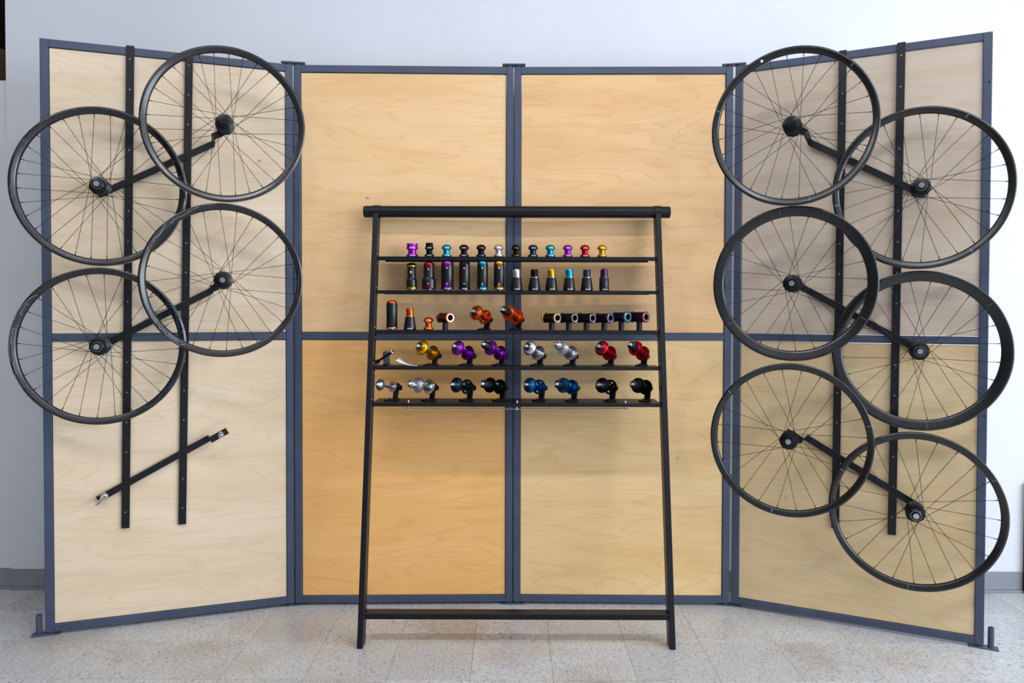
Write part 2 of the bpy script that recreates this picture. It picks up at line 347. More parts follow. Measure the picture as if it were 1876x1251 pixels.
for k in range(4):
    w = PW[k]; t = empty('display_partition', PM[k], PLAB[k], 'partition', 'hinged display partitions')
    panels.append(t)
    g = .0016; x0, x1 = (.0055 if k == 3 else g), (w - .003 if k == 2 else w - g)
    part('stile', MB().box(x0, x0 + TB, 0, TB, Z0, Z1), 'frame', t, 0, .002)
    part('stile', MB().box(x1 - TB, x1, 0, TB, Z0, Z1), 'frame', t, 0, .002)
    zm = (Z0 + Z1) / 2
    part('rail', MB().box(x0 + TB, x1 - TB, 0.0004, TB, Z1 - TB, Z1), 'frame', t, 0, .0015)
    part('rail', MB().box(x0 + TB, x1 - TB, 0.0004, TB, Z0, Z0 + TB), 'frame', t, 0, .0015)
    part('rail', MB().box(x0 + TB, x1 - TB, 0.0004, TB, zm - TB / 2, zm + TB / 2), 'frame', t, 0, .0015)
    for q, (za, zb) in enumerate(((zm + TB / 2, Z1 - TB), (Z0 + TB, zm - TB / 2))):
        b, d, l = SHEETS[2 * k + q]
        m = wood('plywood_%d' % (2 * k + q), b, d, l, 2 * k + q + 1)
        part('plywood_sheet', MB().box(x0 + TB + .0022, x1 - TB - .0022, .007, .019, za + .0022, zb - .0032), m, t, 0)
    if k == 3:
        for z in (2.25, 1.74, 0.93): part('pin_hole', MB().lathe([(0, 0), (.0045, 0), (.0045, .0006), (0, .0006)], 12, frame((x1 - .010, 0, z), (0, -1, 0))), 'rubber', t, 0)
    for (sa, za), (sb, zb) in rail_geo.get(k, []):
        hw = .0155
        rb = MB(); vs = []
        for y in (-.006, 0.0):
            vs += [(sb - hw, y, zb), (sb + hw, y, zb), (sa + hw, y, za), (sa - hw, y, za)]
        rb.add(vs, [(0, 1, 2, 3), (7, 6, 5, 4), (0, 4, 5, 1), (1, 5, 6, 2), (2, 6, 7, 3), (3, 7, 4, 0)])
        # spacers that fill the recess in front of the plywood
        for z in (.62, 1.0, 1.6, 2.1):
            s_ = sb + (sa - sb) * (z - zb) / (za - zb); rb.box(s_ - .012, s_ + .012, 0, .007, z - .012, z + .012)
        r = part('mounting_rail', rb, 'rail', t, 0, .0008); r['label'] = 'scuffed black flat bar'
        sb_ = MB()
        for q in range(16):
            z = .488 + q * .1272
            if z > za - .02: break
            s_ = sb + (sa - sb) * (z - zb) / (za - zb)
            sb_.lathe([(.0036, 0), (.003, .0015), (0, .0018)], 8, frame((s_, -.006, z), (0, -1, 0)))
        part('screw_heads', sb_, 'screw', r)['kind'] = 'stuff'
def connector(M, label, pegs, free=()):
    """flat steel link plate with round pegs; local x along the plate, pegs = (x, z0, z1)"""
    t = empty('panel_connector', M, label, 'connector', 'steel link plates of the panels')
    part('plate', MB().box(-.052, .052, -.019, .019, 0, .006), 'frame', t, 0, .001)
    for x, z0, z1 in pegs: part('peg', MB().lathe([(.0115, z0), (.0115, z1)], 16, frame((x, 0, 0), (0, 0, 1))), 'frame', t)
    for x, z0, z1 in free:
        part('peg', MB().lathe([(.0085, z1 - .01), (.0085, z1), (.0115, z1), (.0115, z0), (0, z0)], 8, frame((x, 0, 0), (0, 0, 1)) @ Matrix.Rotation(math.pi / 8, 4, 'X')), 'frame', t, 30)
JN = ['left wing joint', 'middle joint behind the rack', 'right wing joint']
for j in (1, 2, 3):
    a0 = math.atan2(PL[j][1] - PL[j - 1][1], PL[j][0] - PL[j - 1][0]); a1 = math.atan2(PL[j + 1][1] - PL[j][1], PL[j + 1][0] - PL[j][0]); a = (a0 + a1) / 2
    c = Vector((PL[j][0] - math.sin(a) * .016, PL[j][1] + math.cos(a) * .016, 0))
    M = T(c) @ Matrix.Rotation(a, 4, 'Z')
    connector(T((0, 0, 2.4545)) @ M, 'flat steel link plate on top of the %s' % JN[j - 1], [(-.019, -.0081, 0), (.019, -.0081, 0)])
    connector(M, 'flat steel link plate on the floor under the %s' % JN[j - 1], [(-.019, .006, .012), (.019, .006, .012)])
M = PM[0] @ T((.002, .016, 0)); connector(M, 'steel foot plate with a free peg at the left outer end', [(.016, .006, .012)], [(-.026, .006, .086)])
M = PM[3] @ T((PW[3] - .002, .016, 0)); connector(M, 'steel foot plate with a free peg at the right outer end', [(-.016, .006, .012)], [(.026, .006, .086)])

# ------------------------------------------------------------------ wheels
RW = 0.319
def rim_profile(depth):
    e = RW - depth * .86; w = .0144 - .36 * (RW - .0085 - e) * (1.0 if depth < .03 else .82)
    m_ = RW - .0085
    return [(RW, .0122), (RW - .003, .0142), (RW - .006, .0148), (m_, .0144)] + [(m_ + (e - m_) * k / 4, .0144 + (w - .0144) * k / 4) for k in (1, 2, 3, 4)] + [(RW - depth * .93, w * .68), (RW - depth * .98, w * .40), (RW - depth, w * .2)]
def rim_y(depth, r):
    p = rim_profile(depth)
    for (ra, ya), (rb, yb) in zip(p, p[1:]):
        if rb <= r <= ra: return ya + (yb - ya) * (ra - r) / (ra - rb)
    return p[-1][1]
_RIM = {}
def rim_mesh(depth, m):
    if (depth, m) not in _RIM:
        p = rim_profile(depth)
        prof = [(r, y) for r, y in p] + [(r, -y) for r, y in reversed(p)] + [(RW - .003, -.0108), (RW - .003, .0108)]
        _RIM[(depth, m)] = MB().lathe(prof, 144, Matrix.Rotation(-math.pi / 2, 4, 'Z'), True).mesh('rim', m, 40)
    return _RIM[(depth, m)]
_BED = MB().lathe([(RW + .0003, -.0122), (RW + .0004, -.010), (RW + .0004, .0122)], 120, Matrix.Rotation(-math.pi / 2, 4, 'Z')).mesh('rim_bed_sheen', 'rimbed', 40)  # band over the outer bed, its reflection painted as a pale colour
# lathe axis +X is turned to -Y: towards the viewer
AX = Matrix.Rotation(-math.pi / 2, 4, 'Z')
_sm = MB().lathe([(.00105, 0), (.00105, .955), (.0018, .958), (.0020, 1.0)], 6).mesh('spoke', 'spoke', 60)
def hubm(name, prof, m, n=32): return MB().lathe(prof, n, AX).mesh(name, m, 32)
_HF = {'body': hubm('hub_body', [(.011, -.046), (.016, -.044), (.019, -.036), (.036, -.031), (.0365, -.027), (.020, -.022), (.016, 0), (.020, .022), (.0365, .027), (.036, .031), (.026, .034), (.0235, .040), (.0205, .041), (.0195, .046), (.012, .0465)], 'hubblk')}
_HR = {'body': hubm('hub_body', [(.012, -.066), (.018, -.06), (.021, -.04), (.034, -.031), (.0345, -.027), (.022, -.02), (.019, 0), (.022, .022), (.0365, .027), (.036, .031), (.0275, .034), (.0265, .042), (.020, .043), (.012, .0435)], 'hubblk')}
_cap = {n: hubm('axle_cap', [(0, z - .003), (.006, z - .003), (.006, z), (.0105, z), (.0115, z - .002), (.0115, z - .012), (.010, z - .014)], m, 20) for n, z, m in (('f', .056, 'chrome'), ('fb', .056, 'hubblk'), ('r', .084, 'chrome'))}
_free = hubm('freehub_body', [(.0115, .079), (.0165, .078), (.018, .076), (.018, .052), (.021, .050), (.021, .0425)], 'hubblk', 28)
_ringm = hubm('lock_ring', [(.0185, .0745), (.0195, .0745), (.0195, .071), (.0185, .071)], 'chrome', 28)
def polar(points, w, depth, m, base=0.0):
    """thin printed line on the rim's near side: points (angle_deg, fraction of the rim depth from inside)"""
    mb = MB()
    dense = []
    for (a0, f0), (a1, f1) in zip(points, points[1:]):
        n = max(1, int(abs(a1 - a0) / 2.0))
        dense += [(a0 + (a1 - a0) * k / n, f0 + (f1 - f0) * k / n) for k in range(n)]
    dense.append(points[-1])
    P = [(math.radians(a) * RW, RW - depth + f * depth) for a, f in dense]
    for (u0, r0), (u1, r1) in zip(P, P[1:]):
        L = math.hypot(u1 - u0, r1 - r0) or 1e-9; nx, ny = -(r1 - r0) / L * w / 2, (u1 - u0) / L * w / 2
        q = []
        for u, r in ((u0 - nx, r0 - ny), (u1 - nx, r1 - ny), (u1 + nx, r1 + ny), (u0 + nx, r0 + ny)):
            a = u / RW; q.append((r * math.cos(a), -rim_y(depth, min(max(r, RW - depth), RW)) - .0006, r * math.sin(a)))
        mb.add(q, [(0, 1, 2, 3)])
    return mb
def rim_text(s, size, ang, depth, frac, sx=1.0):
    vs, fs = text_geo(s, size); mb = MB(); rm = RW - depth + frac * depth
    out = []
    for v in vs:
        r = rm + v.y - size * .35; a = math.radians(ang) - v.x * sx / RW
        out.append((r * math.cos(a), -rim_y(depth, min(max(r, RW - depth), RW)) - .0006, r * math.sin(a)))
    mb.add(out, fs); return mb
def arc(a0, a1, f): return [(a0, f), (a1, f)]
def wheel(k, s, z, off, N, depth, rear, label, rimm, phase, cap, bed_sheen=False, marks=()):
    M = PM[k] @ T((s, -off, z))
    t = empty('bicycle_wheel', M, label, 'wheel', 'bicycle wheels hung on the wing panels')
    rim = inst('rim', rim_mesh(depth, rimm), t)
    if bed_sheen: inst('rim_bed_sheen', _BED, rim)
    H_ = _HR if rear else _HF
    hb = inst('hub_body', H_['body'], t)
    if rear: inst('freehub_body', _free, hb); inst('lock_ring', _ringm, hb)
    inst('axle_cap', _cap[cap], hb)
    for q in range(N):
        a = math.radians(phase) + 2 * math.pi * q / N
        side = -1 if q % 2 == 0 else 1; lead = 1 if (q // 2) % 2 == 0 else -1
        b = a + lead * math.radians(68 if N > 24 else 62)
        p0 = Vector((.0325 * math.cos(b), side * .0295, .0325 * math.sin(b)))
        p1 = Vector(((RW - depth + .001) * math.cos(a), side * .0012, (RW - depth + .001) * math.sin(a)))
        d = p1 - p0
        inst('spoke', _sm, t, frame(p0, d) @ Matrix.Scale(d.length, 4, (1, 0, 0)))
    for mb, m in marks: part('rim_decal', mb, m, rim, 0)
    return t
D27 = .0275; D42 = .042
def step(a, n, d, lo, hi):
    out = []
    for q in range(n): out += [(a + q * d, lo if q % 2 else hi), (a + (q + 1) * d, lo if q % 2 else hi)]
    return out
G1 = [(polar([(146, .75), (148.5, .75), (148.5, .35), (146.5, .3)], .0011, D27, 'x'), 'decal_dim'), (polar([(148, .78), (160, .8), (161, .35), (163, .35), (163, .7)], .0011, D27, 'x'), 'decal_dim'),
      (polar([(171, .7), (172, .35), (174, .45), (183, .45), (183, .75), (185, .75), (185, .35), (189, .35), (189, .72), (192, .7)], .0011, D27, 'x'), 'decal_dim'),
      (polar([(66, .3), (65, .7), (63.5, .3), (62, .7), (60.5, .3), (59, .7)], .0016, D27, 'x'), 'decal_dark')]
G2 = [(polar([(178, .3), (176, .35), (176, .75), (181, .75)], .0011, D27, 'x'), 'decal_dim'), (polar([(186, .35), (188, .35), (188, .75), (190, .7), (197, .75), (198, .35)], .0011, D27, 'x'), 'decal_dim'),
      (polar([(199, .75), (199, .3), (206, .3), (208, .6), (200, .6)], .0011, D27, 'x'), 'decal_dim'), (polar([(210, .75), (211, .3), (216, .3), (216, .75), (219, .7), (221, .3), (223, .7)], .0011, D27, 'x'), 'decal_dim'),
      (polar([(295, .3), (294, .7), (292.5, .3), (291, .7), (289.5, .3), (288, .7)], .0016, D27, 'x'), 'decal_dark')]
G3 = [(polar([(107, .75), (113, .6), (120, .35), (127, .55), (131, .3)], .0013, D27, 'x'), 'decal'), (polar([(133, .8), (137, .5), (143, .25), (148, .6), (150, .3)], .0013, D27, 'x'), 'decal'),
      (polar([(155, .7), (158, .35), (170, .35), (172, .6), (183, .6), (184, .3)], .0011, D27, 'x'), 'decal'),
      (polar([(186, .55), (195, .4), (199, .65), (201, .35), (204, .6)], .0013, D27, 'x'), 'decal')] + \
     [(polar([(204 + q * .5, .35 + q * .15), (215 + q * .3, .35 + q * .15)], .0009, D27, 'x'), 'decal') for q in range(3)] + \
     [(polar([(217, .4), (220, .75), (222, .4), (226, .8), (238, .8), (241, .45)], .0013, D27, 'x'), 'decal')] + \
     [(polar([(226 + q * .5, .3 + q * .15), (235 + q * .5, .3 + q * .15)], .0009, D27, 'x'), 'decal') for q in range(3)] + \
     [(polar([(6, .8), (4, .35), (-12, .35), (-14, .8), (-28, .8), (-30, .4)], .0011, D27, 'x'), 'decal_dim')]
G4 = [(polar([(137, .3), (140, .6), (150, .85), (164, .85), (164, .2)], .0012, D27, 'x'), 'decal'), (polar([(146, .3), (146, .55), (155, .55), (155, .3)], .0012, D27, 'x'), 'decal'),
      (polar([(164, .85), (190, .85), (190, .2)], .0012, D27, 'x'), 'decal'), (polar([(166, .3), (166, .65), (178, .65)], .0012, D27, 'x'), 'decal'), (polar([(166, .3), (178, .3)], .0012, D27, 'x'), 'decal'),
      (polar([(191, .65), (200, .65), (200, .9), (211, .9), (211, .15)], .0012, D27, 'x'), 'decal'),
      (polar([(35, .3), (33, .7), (20, .7), (19, .3), (12, .3), (10, .75), (-2, .75)], .001, D27, 'x'), 'decal_dim'), (polar([(24, .5), (14, .5)], .001, D27, 'x'), 'decal_dim'),
      (polar([(-25, .3), (-32, .7), (-40, .4), (-52, .7), (-58, .3)], .001, D27, 'x'), 'decal_dim')]
def ticks(angs, depth, m='decal', w=.0022, lo=.25, hi=.8): return [(polar([(a, lo), (a - .4, hi)], w, depth, 'x'), m) for a in angs]
G5 = [(polar([(112.5, .35), (114.3, .35)], .009, D27, 'x'), 'white')] + ticks((45, 163, 283), D27)
G6 = ticks((60, 190, 305), D27)
G7 = [(rim_text('KING', .030, 86, D42, .5, 2.2), 'decal_dark')] + ticks((100, 214, 332), D42, 'decal_dim', .0018)
G8 = [(rim_text('KING', .030, 272, D42, .5, 2.2), 'decal_dark')] + ticks((38, 276), D42, 'decal_dim', .0018) + [(polar([(291, .2), (296, .25)], .0015, D42, 'x'), 'decal_dim'), (polar([(284, .2), (288, .25)], .0015, D42, 'x'), 'decal_dim')]
G9 = [(rim_text('KING', .019, 262, D27, .5, 2.4), 'decal_dark')] + ticks((142, 15, 258), D27)
G10 = [(rim_text('KING', .019, 268, D27, .5, 2.4), 'decal_dark')] + ticks((30, 152, 266), D27)
wheel(0, .237, 1.841, .101, 32, D27, True, 'thin black wheel at the outer edge of left wing, upper one with silver axle end', 'alloy_rim', 4, 'r', True, G1)
wheel(0, .710, 2.111, .185, 32, D27, False, 'topmost black wheel on the left wing, hub end all black', 'alloy_rim', 8, 'fb', True, G2)
wheel(0, .700, 1.468, .171, 28, D27, False, 'black wheel with pale line graphics below the topmost wheel of left wing', 'alloy_rim', 2, 'f', False, G3)
wheel(0, .231, 1.197, .094, 28, D27, True, 'lowest black wheel on the left wing, over the middle rail at outer edge', 'alloy_rim', 10, 'r', False, G4)
wheel(3, .268, 2.094, .242, 28, D27, False, 'topmost black wheel on right wing with a small white sticker on its rim', 'carbon', 5, 'fb', False, G5)
wheel(3, .733, 1.833, .106, 28, D27, True, 'thin-rimmed black wheel at the upper outer edge of the right wing', 'carbon', 1, 'r', False, G6)
wheel(3, .271, 1.459, .195, 24, D42, False, 'deep-rimmed black wheel nearest the rack, middle of its column on right wing', 'carbon', 3, 'f', False, G7)
wheel(3, .737, 1.189, .083, 24, D42, True, 'deep-rimmed black wheel at the outer edge of the right wing', 'carbon', 7, 'r', False, G8)
wheel(3, .263, .811, .188, 24, D27, False, 'thin-rimmed black wheel nearest the rack, lowest of its column on right wing', 'carbon', 6, 'f', False, G9)
wheel(3, .731, .541, .077, 24, D27, True, 'lowest wheel of all, thin-rimmed, hanging out past the right wing frame', 'carbon', 0, 'r', False, G10)

# ------------------------------------------------------------------ wheel hangers (flat bars with a stepped end)
def hanger(k, b0, b1, so, si, label, inner_off, empty_=False, outer_hub=.05, inner_hub=.05):
    """b0/b1: bolts on the two rails; so/si: panel position of the outer and inner wheel axle"""
    t = empty('wheel_hanger', PM[k] @ T((b0[0], -.006, b0[1])), label, 'bracket', 'wheel hanger bars')
    d = Vector((b1[0] - b0[0], 0, b1[1] - b0[1])).normalized(); nz = Vector((-d.z, 0, d.x))
    L = lambda s: (s - b0[0]) / d.x
    lo, li = L(so), L(si); sg = 1 if li > lo else -1
    F = Matrix(((d.x, 0, nz.x, 0), (0, 1, 0, 0), (d.z, 0, nz.z, 0), (0, 0, 0, 1)))
    hw = .0138; e0 = lo - sg * .03; e1 = li - sg * .062
    part('bar', MB().box(min(e0, e1), max(e0, e1), -.006, 0, -hw, hw, F), 'rail', t, 0, .0008)
    y1 = -(inner_off - inner_hub) + .006
    b = MB(); pts = [(e1 - sg * .001, -.001), (e1 + sg * .010, y1 + .001), (e1 + sg * .010 + sg * (.075 if empty_ else .07), y1 + .001)]
    vs = []
    for (x, y), (ox, oy) in zip(pts, ((0, -.005), (sg * .0035, -.005), (0, -.005))):
        for q in (0, 1):
            for hz in (-hw, hw): vs.append(F @ Vector((x + q * ox * -1, y + q * oy, hz)))
    fs = []
    for a in (0, 4):
        fs += [(a, a + 1, a + 5, a + 4), (a + 2, a + 6, a + 7, a + 3), (a, a + 4, a + 6, a + 2), (a + 1, a + 3, a + 7, a + 5)]
    fs += [(0, 2, 3, 1), (8, 9, 11, 10)]
    b.add(vs, fs); part('offset_tab', b, 'rail', t, 0, .0006)
    bm_ = MB().lathe([(.0062, 0), (.0062, .0025), (.0032, .003), (.0030, .0012), (0, .0012)], 14, frame((0, 0, 0), (0, -1, 0))).mesh('bolt', 'rack', 40)
    for x in (0, L(b1[0])): inst('bolt', bm_, t, T(F @ Vector((x, -.006, 0))))
    pc = 'chrome' if empty_ else 'rubber'
    if empty_:
        p = F @ Vector((lo, -.006, 0))
        part('axle_pin', MB().lathe([(0, 0), (.0165, 0), (.0165, .004), (.0115, .0045), (.0115, .010), (.0098, .0105), (.0085, .03), (.0065, .031), (.0055, .088), (.003, .0885), (.003, .084), (0, .084)], 20, frame(p, (-.16, -1, -.16))), pc, t)
        p = F @ Vector((li - .004 * sg, y1 - .004, 0))
        part('axle_pin', MB().lathe([(0, 0), (.0125, 0), (.0125, .010), (.010, .012), (.006, .0125), (.006, .026), (.0025, .0265), (.0025, .022), (0, .022)], 18, frame(p, (-.2, -1, -.45))), pc, t)
    else:
        p = F @ Vector((lo, -.005, 0)); part('axle_pin', MB().rod(p, p + Vector((0, -outer_hub + .012, 0)), .0095, n=16), pc, t)
        p = F @ Vector((li, y1, 0)); part('axle_pin', MB().rod(p, p + Vector((0, -.006, 0)), .0095, n=16), pc, t)
hanger(0, (.3209, 1.8809), (.5467, 2.0051), .237, .71, 'black hanger bar between the two uppermost wheels of the left wing', .185, outer_hub=.035, inner_hub=.05)
hanger(0, (.3123, 1.2446), (.5344, 1.3676), .231, .70, 'black hanger bar crossing the middle rail of the left wing', .171, outer_hub=.028, inner_hub=.05)
hanger(0, (.3058, .6087), (.5264, .7287), .2254, .690, 'empty black hanger bar with two bare silver axle pins, below the left wheels', .095, True, inner_hub=.0)
hanger(3, (.6625, 1.8725), (.4417, 2.0015), .733, .268, 'black hanger bar between the two uppermost wheels of right wing', .242, outer_hub=.04, inner_hub=.05)
hanger(3, (.6597, 1.2361), (.4397, 1.3649), .737, .271, 'black hanger bar between the two deep-rimmed wheels', .195, outer_hub=.017, inner_hub=.05)
hanger(3, (.6548, .6006), (.4377, .7275), .731, .263, 'lowest hanger bar on the right wing, between its two bottom wheels', .188, outer_hub=.012, inner_hub=.05)

# ------------------------------------------------------------------ the leaning rack
LX0, LX1 = -.6175, .6495; LW = .0235; LD = .058
FY, SL = 2.886, .1965                      # front face of the legs: Y = FY + SL * z
def fy(z): return FY + SL * z
rack = empty('display_rack', T((.016, 2.9, 0)), 'black ladder-like steel rack with five shelves leaning against the panels', 'rack')
RO = T((-.016, -2.9, 0))
PZ, PY, PR = 1.783, 3.266, .0258
for x0 in (LX0, LX1 - LW):
    zt = 1.775
    b = MB(); vs = []
    for z in (0, zt):
        y0 = fy(z); vs += [(x0, y0, z), (x0 + LW, y0, z), (x0 + LW, y0 + LD, z), (x0, y0 + LD, z)]
    b.add(vs, [(0, 3, 2, 1), (4, 5, 6, 7), (0, 1, 5, 4), (1, 2, 6, 5), (2, 3, 7, 6), (3, 0, 4, 7)])
    part('leg', b, 'rack', rack, 0, .002, RO)
    xc = x0 + LW / 2
    part('collar', MB().lathe([(.0262, -.017), (.0285, -.016), (.0285, .016), (.0262, .017)], 28, frame((xc, PY, PZ), (1, 0, 0))), 'rack', rack, 40, 0, RO)
part('top_tube', MB().lathe([(0, -.6625), (PR - .002, -.6625), (PR, -.6605), (PR, .6925), (PR - .002, .6945), (0, .6945)], 40, frame((0, PY, PZ), (1, 0, 0))), 'rack', rack, 40, 0, RO)
part('stretcher', MB().box(LX0 + LW, LX1 - LW, fy(.12) + .002, fy(.12) + .05, .108, .1325), 'rack', rack, 0, .002, RO)
SH = [(1.5805, .100, .0175), (1.4324, .105, .0155), (1.2602, .108, .0165), (1.1073, .108, .0145), (.9560, .165, .0155)]
shf = MB()
for z, dp, th in SH:
    y0 = fy(z) + .008; x0, x1 = LX0 + LW, LX1 - LW
    part('shelf', MB().box(x0, x1, y0, y0 + .0025, z - th, z).box(x0, x1, y0 + .0025, y0 + dp, z - .0030, z).box(x0 + .02, x1 - .02, y0 + dp - .0025, y0 + dp, z - th, z - .003), 'rack', rack, 0, .0006, RO)
    for x, s in ((x0, 1), (x1, -1)):
        for dy, dz in ((.018, .012), (.03, -.03)): shf.lathe([(.004, 0), (.0032, .002), (0, .0024)], 8, frame((x, fy(z) + dy, z + dz), (s, 0, 0)))
part('screw_heads', shf, 'screw', rack, 35, 0, RO)['kind'] = 'stuff'
rodm = MB().rod((-.452, fy(.956) + .026, .9275), (.490, fy(.956) + .026, .9315), .0021, n=8)
part('hanging_rod', rodm, 'chrome', rack, 40, 0, RO)
for x in (-.4427, .0174, .4751):
    y = fy(.956) + .026
    b = MB().rod((x, y, .924), (x, y, .9525), .0034, n=10).rod((x, y, .9562), (x, y, .965), .0046, n=6).rod((x - .006, y, .929), (x + .006, y, .929), .0048, n=10)
    part('eye_bolt', b, 'chrome', rack, 40, 0, RO)

# ------------------------------------------------------------------ headsets on the top shelf
UP = Matrix.Rotation(-math.pi / 2, 4, 'Y')   # lathe axis +X -> +Z
def up(prof, m, n=28, name='cup'): return MB().lathe(prof, n, UP).mesh(name, m, 38)
_C = {}
def cached(key, fn):
    if key not in _C: _C[key] = fn()
    return _C[key]
def headset(x, y, z, m, label, letter='white', kind='dome', necks=None):
    t = empty('headset', T((x, y, z)), label, 'headset', 'headsets')
    necks = necks or m
    if kind == 'wide':
        inst('lower_cup', cached(('hlw', m), lambda: up([(0, 0), (.021, 0), (.0255, .003), (.0265, .006), (.0255, .011), (.0205, .012), (.0195, .016)], m)), t)
        inst('crown_race', cached(('hnw', m), lambda: up([(.0195, .013), (.0185, .02), (.0185, .031), (.0195, .034)], m)), t)
        inst('upper_cup', cached(('huw', m), lambda: up([(.0195, .033), (.0255, .035), (.0265, .038), (.0255, .043), (.024, .046), (.024, .055), (.017, .055), (.016, .050), (0, .050)], m)), t)
        for q in range(10):
            a = 2 * math.pi * (q + .5) / 10
            inst('notch', cached(('nt', m), lambda: MB().box(-.0035, .0035, -.003, .003, 0, .005).mesh('notch', m, 0)), t, T((.0215 * math.cos(a), .0215 * math.sin(a), .0548)) @ Matrix.Rotation(a, 4, 'Z'))
        inst('lettering', cached(('t', .0262, .036), lambda: cyl_text('KING', .0075, .0268, .0365, letter, .1, 1.3)), t)
        inst('lettering', cached(('t', .0262, .004), lambda: cyl_text('KING', .0075, .0268, .0035, letter, .1, 1.3)), t)
        return t
    inst('lower_cup', cached(('hl', m), lambda: up([(0, 0), (.017, 0), (.0175, .003), (.0215, .004), (.022, .007), (.0215, .0105), (.0175, .012), (.0150, .0125)], m)), t)
    inst('crown_race', cached(('hn', necks), lambda: up([(.0152, .012), (.0142, .018), (.0138, .026), (.0145, .033), (.0165, .036)], necks)), t)
    if kind == 'tall':
        inst('upper_cup', cached(('hu3', m), lambda: up([(.0150, .034), (.0195, .0365), (.0202, .040), (.0195, .0435), (.017, .045), (.0165, .061), (.015, .063), (0, .063)], m)), t)
    else:
        inst('upper_cup', cached(('hu', m), lambda: up([(.0150, .034), (.0205, .036), (.0218, .040), (.0212, .0435), (.0190, .0485), (.0140, .0535), (.007, .0555), (0, .056)], m)), t)
    r = .0206 if kind == 'tall' else .0224
    inst('lettering', cached(('t', r, letter, 1), lambda: cyl_text('KING', .0062, r, .0378, letter, .05, 1.35)), t)
    inst('lettering', cached(('t', .0224, letter, 2), lambda: cyl_text('KING', .0062, .0226, .0048, letter, .05, 1.35)), t)
    return t
Y1, Z1s = 3.253, SH[0][0] + .0003
HX = [-.447, -.371, -.295, -.218, -.142, -.065, .012, .088, .164, .241, .317, .393]
headset(HX[0], Y1, Z1s, 'purple', 'wide purple headset with a notched crown, leftmost on the top shelf', kind='wide')
HS = [('black', 'white', 'tall', 'black headset with a tall straight cap next to the notched purple one'), ('turquoise', 'white', 'dome', 'turquoise headset third from the left on the top shelf'),
      ('black', 'white', 'dome', 'black domed headset right beside the left turquoise headset'), ('black', 'pink', 'dome', 'black domed headset with pinkish lettering just left of the silver one'),
      ('silver', 'white', 'dome', 'silver headset on the top shelf'), ('black', 'gold', 'dome', 'black headset with gold lettering in front of the panel joint'),
      ('slate', 'white', 'dome', 'dark slate blue headset left of the right turquoise headset'), ('turquoise', 'white', 'dome', 'turquoise headset beside the domed purple one'),
      ('purple', 'white', 'dome', 'purple domed headset between turquoise and red ones'), ('red', 'white', 'dome', 'red headset on the top shelf'), ('gold', 'white', 'dome', 'gold headset at the right end of the top shelf row')]
for x, (m, lt, kd, lb) in zip(HX[1:], HS): headset(x, Y1, Z1s, m, lb, lt, kd)

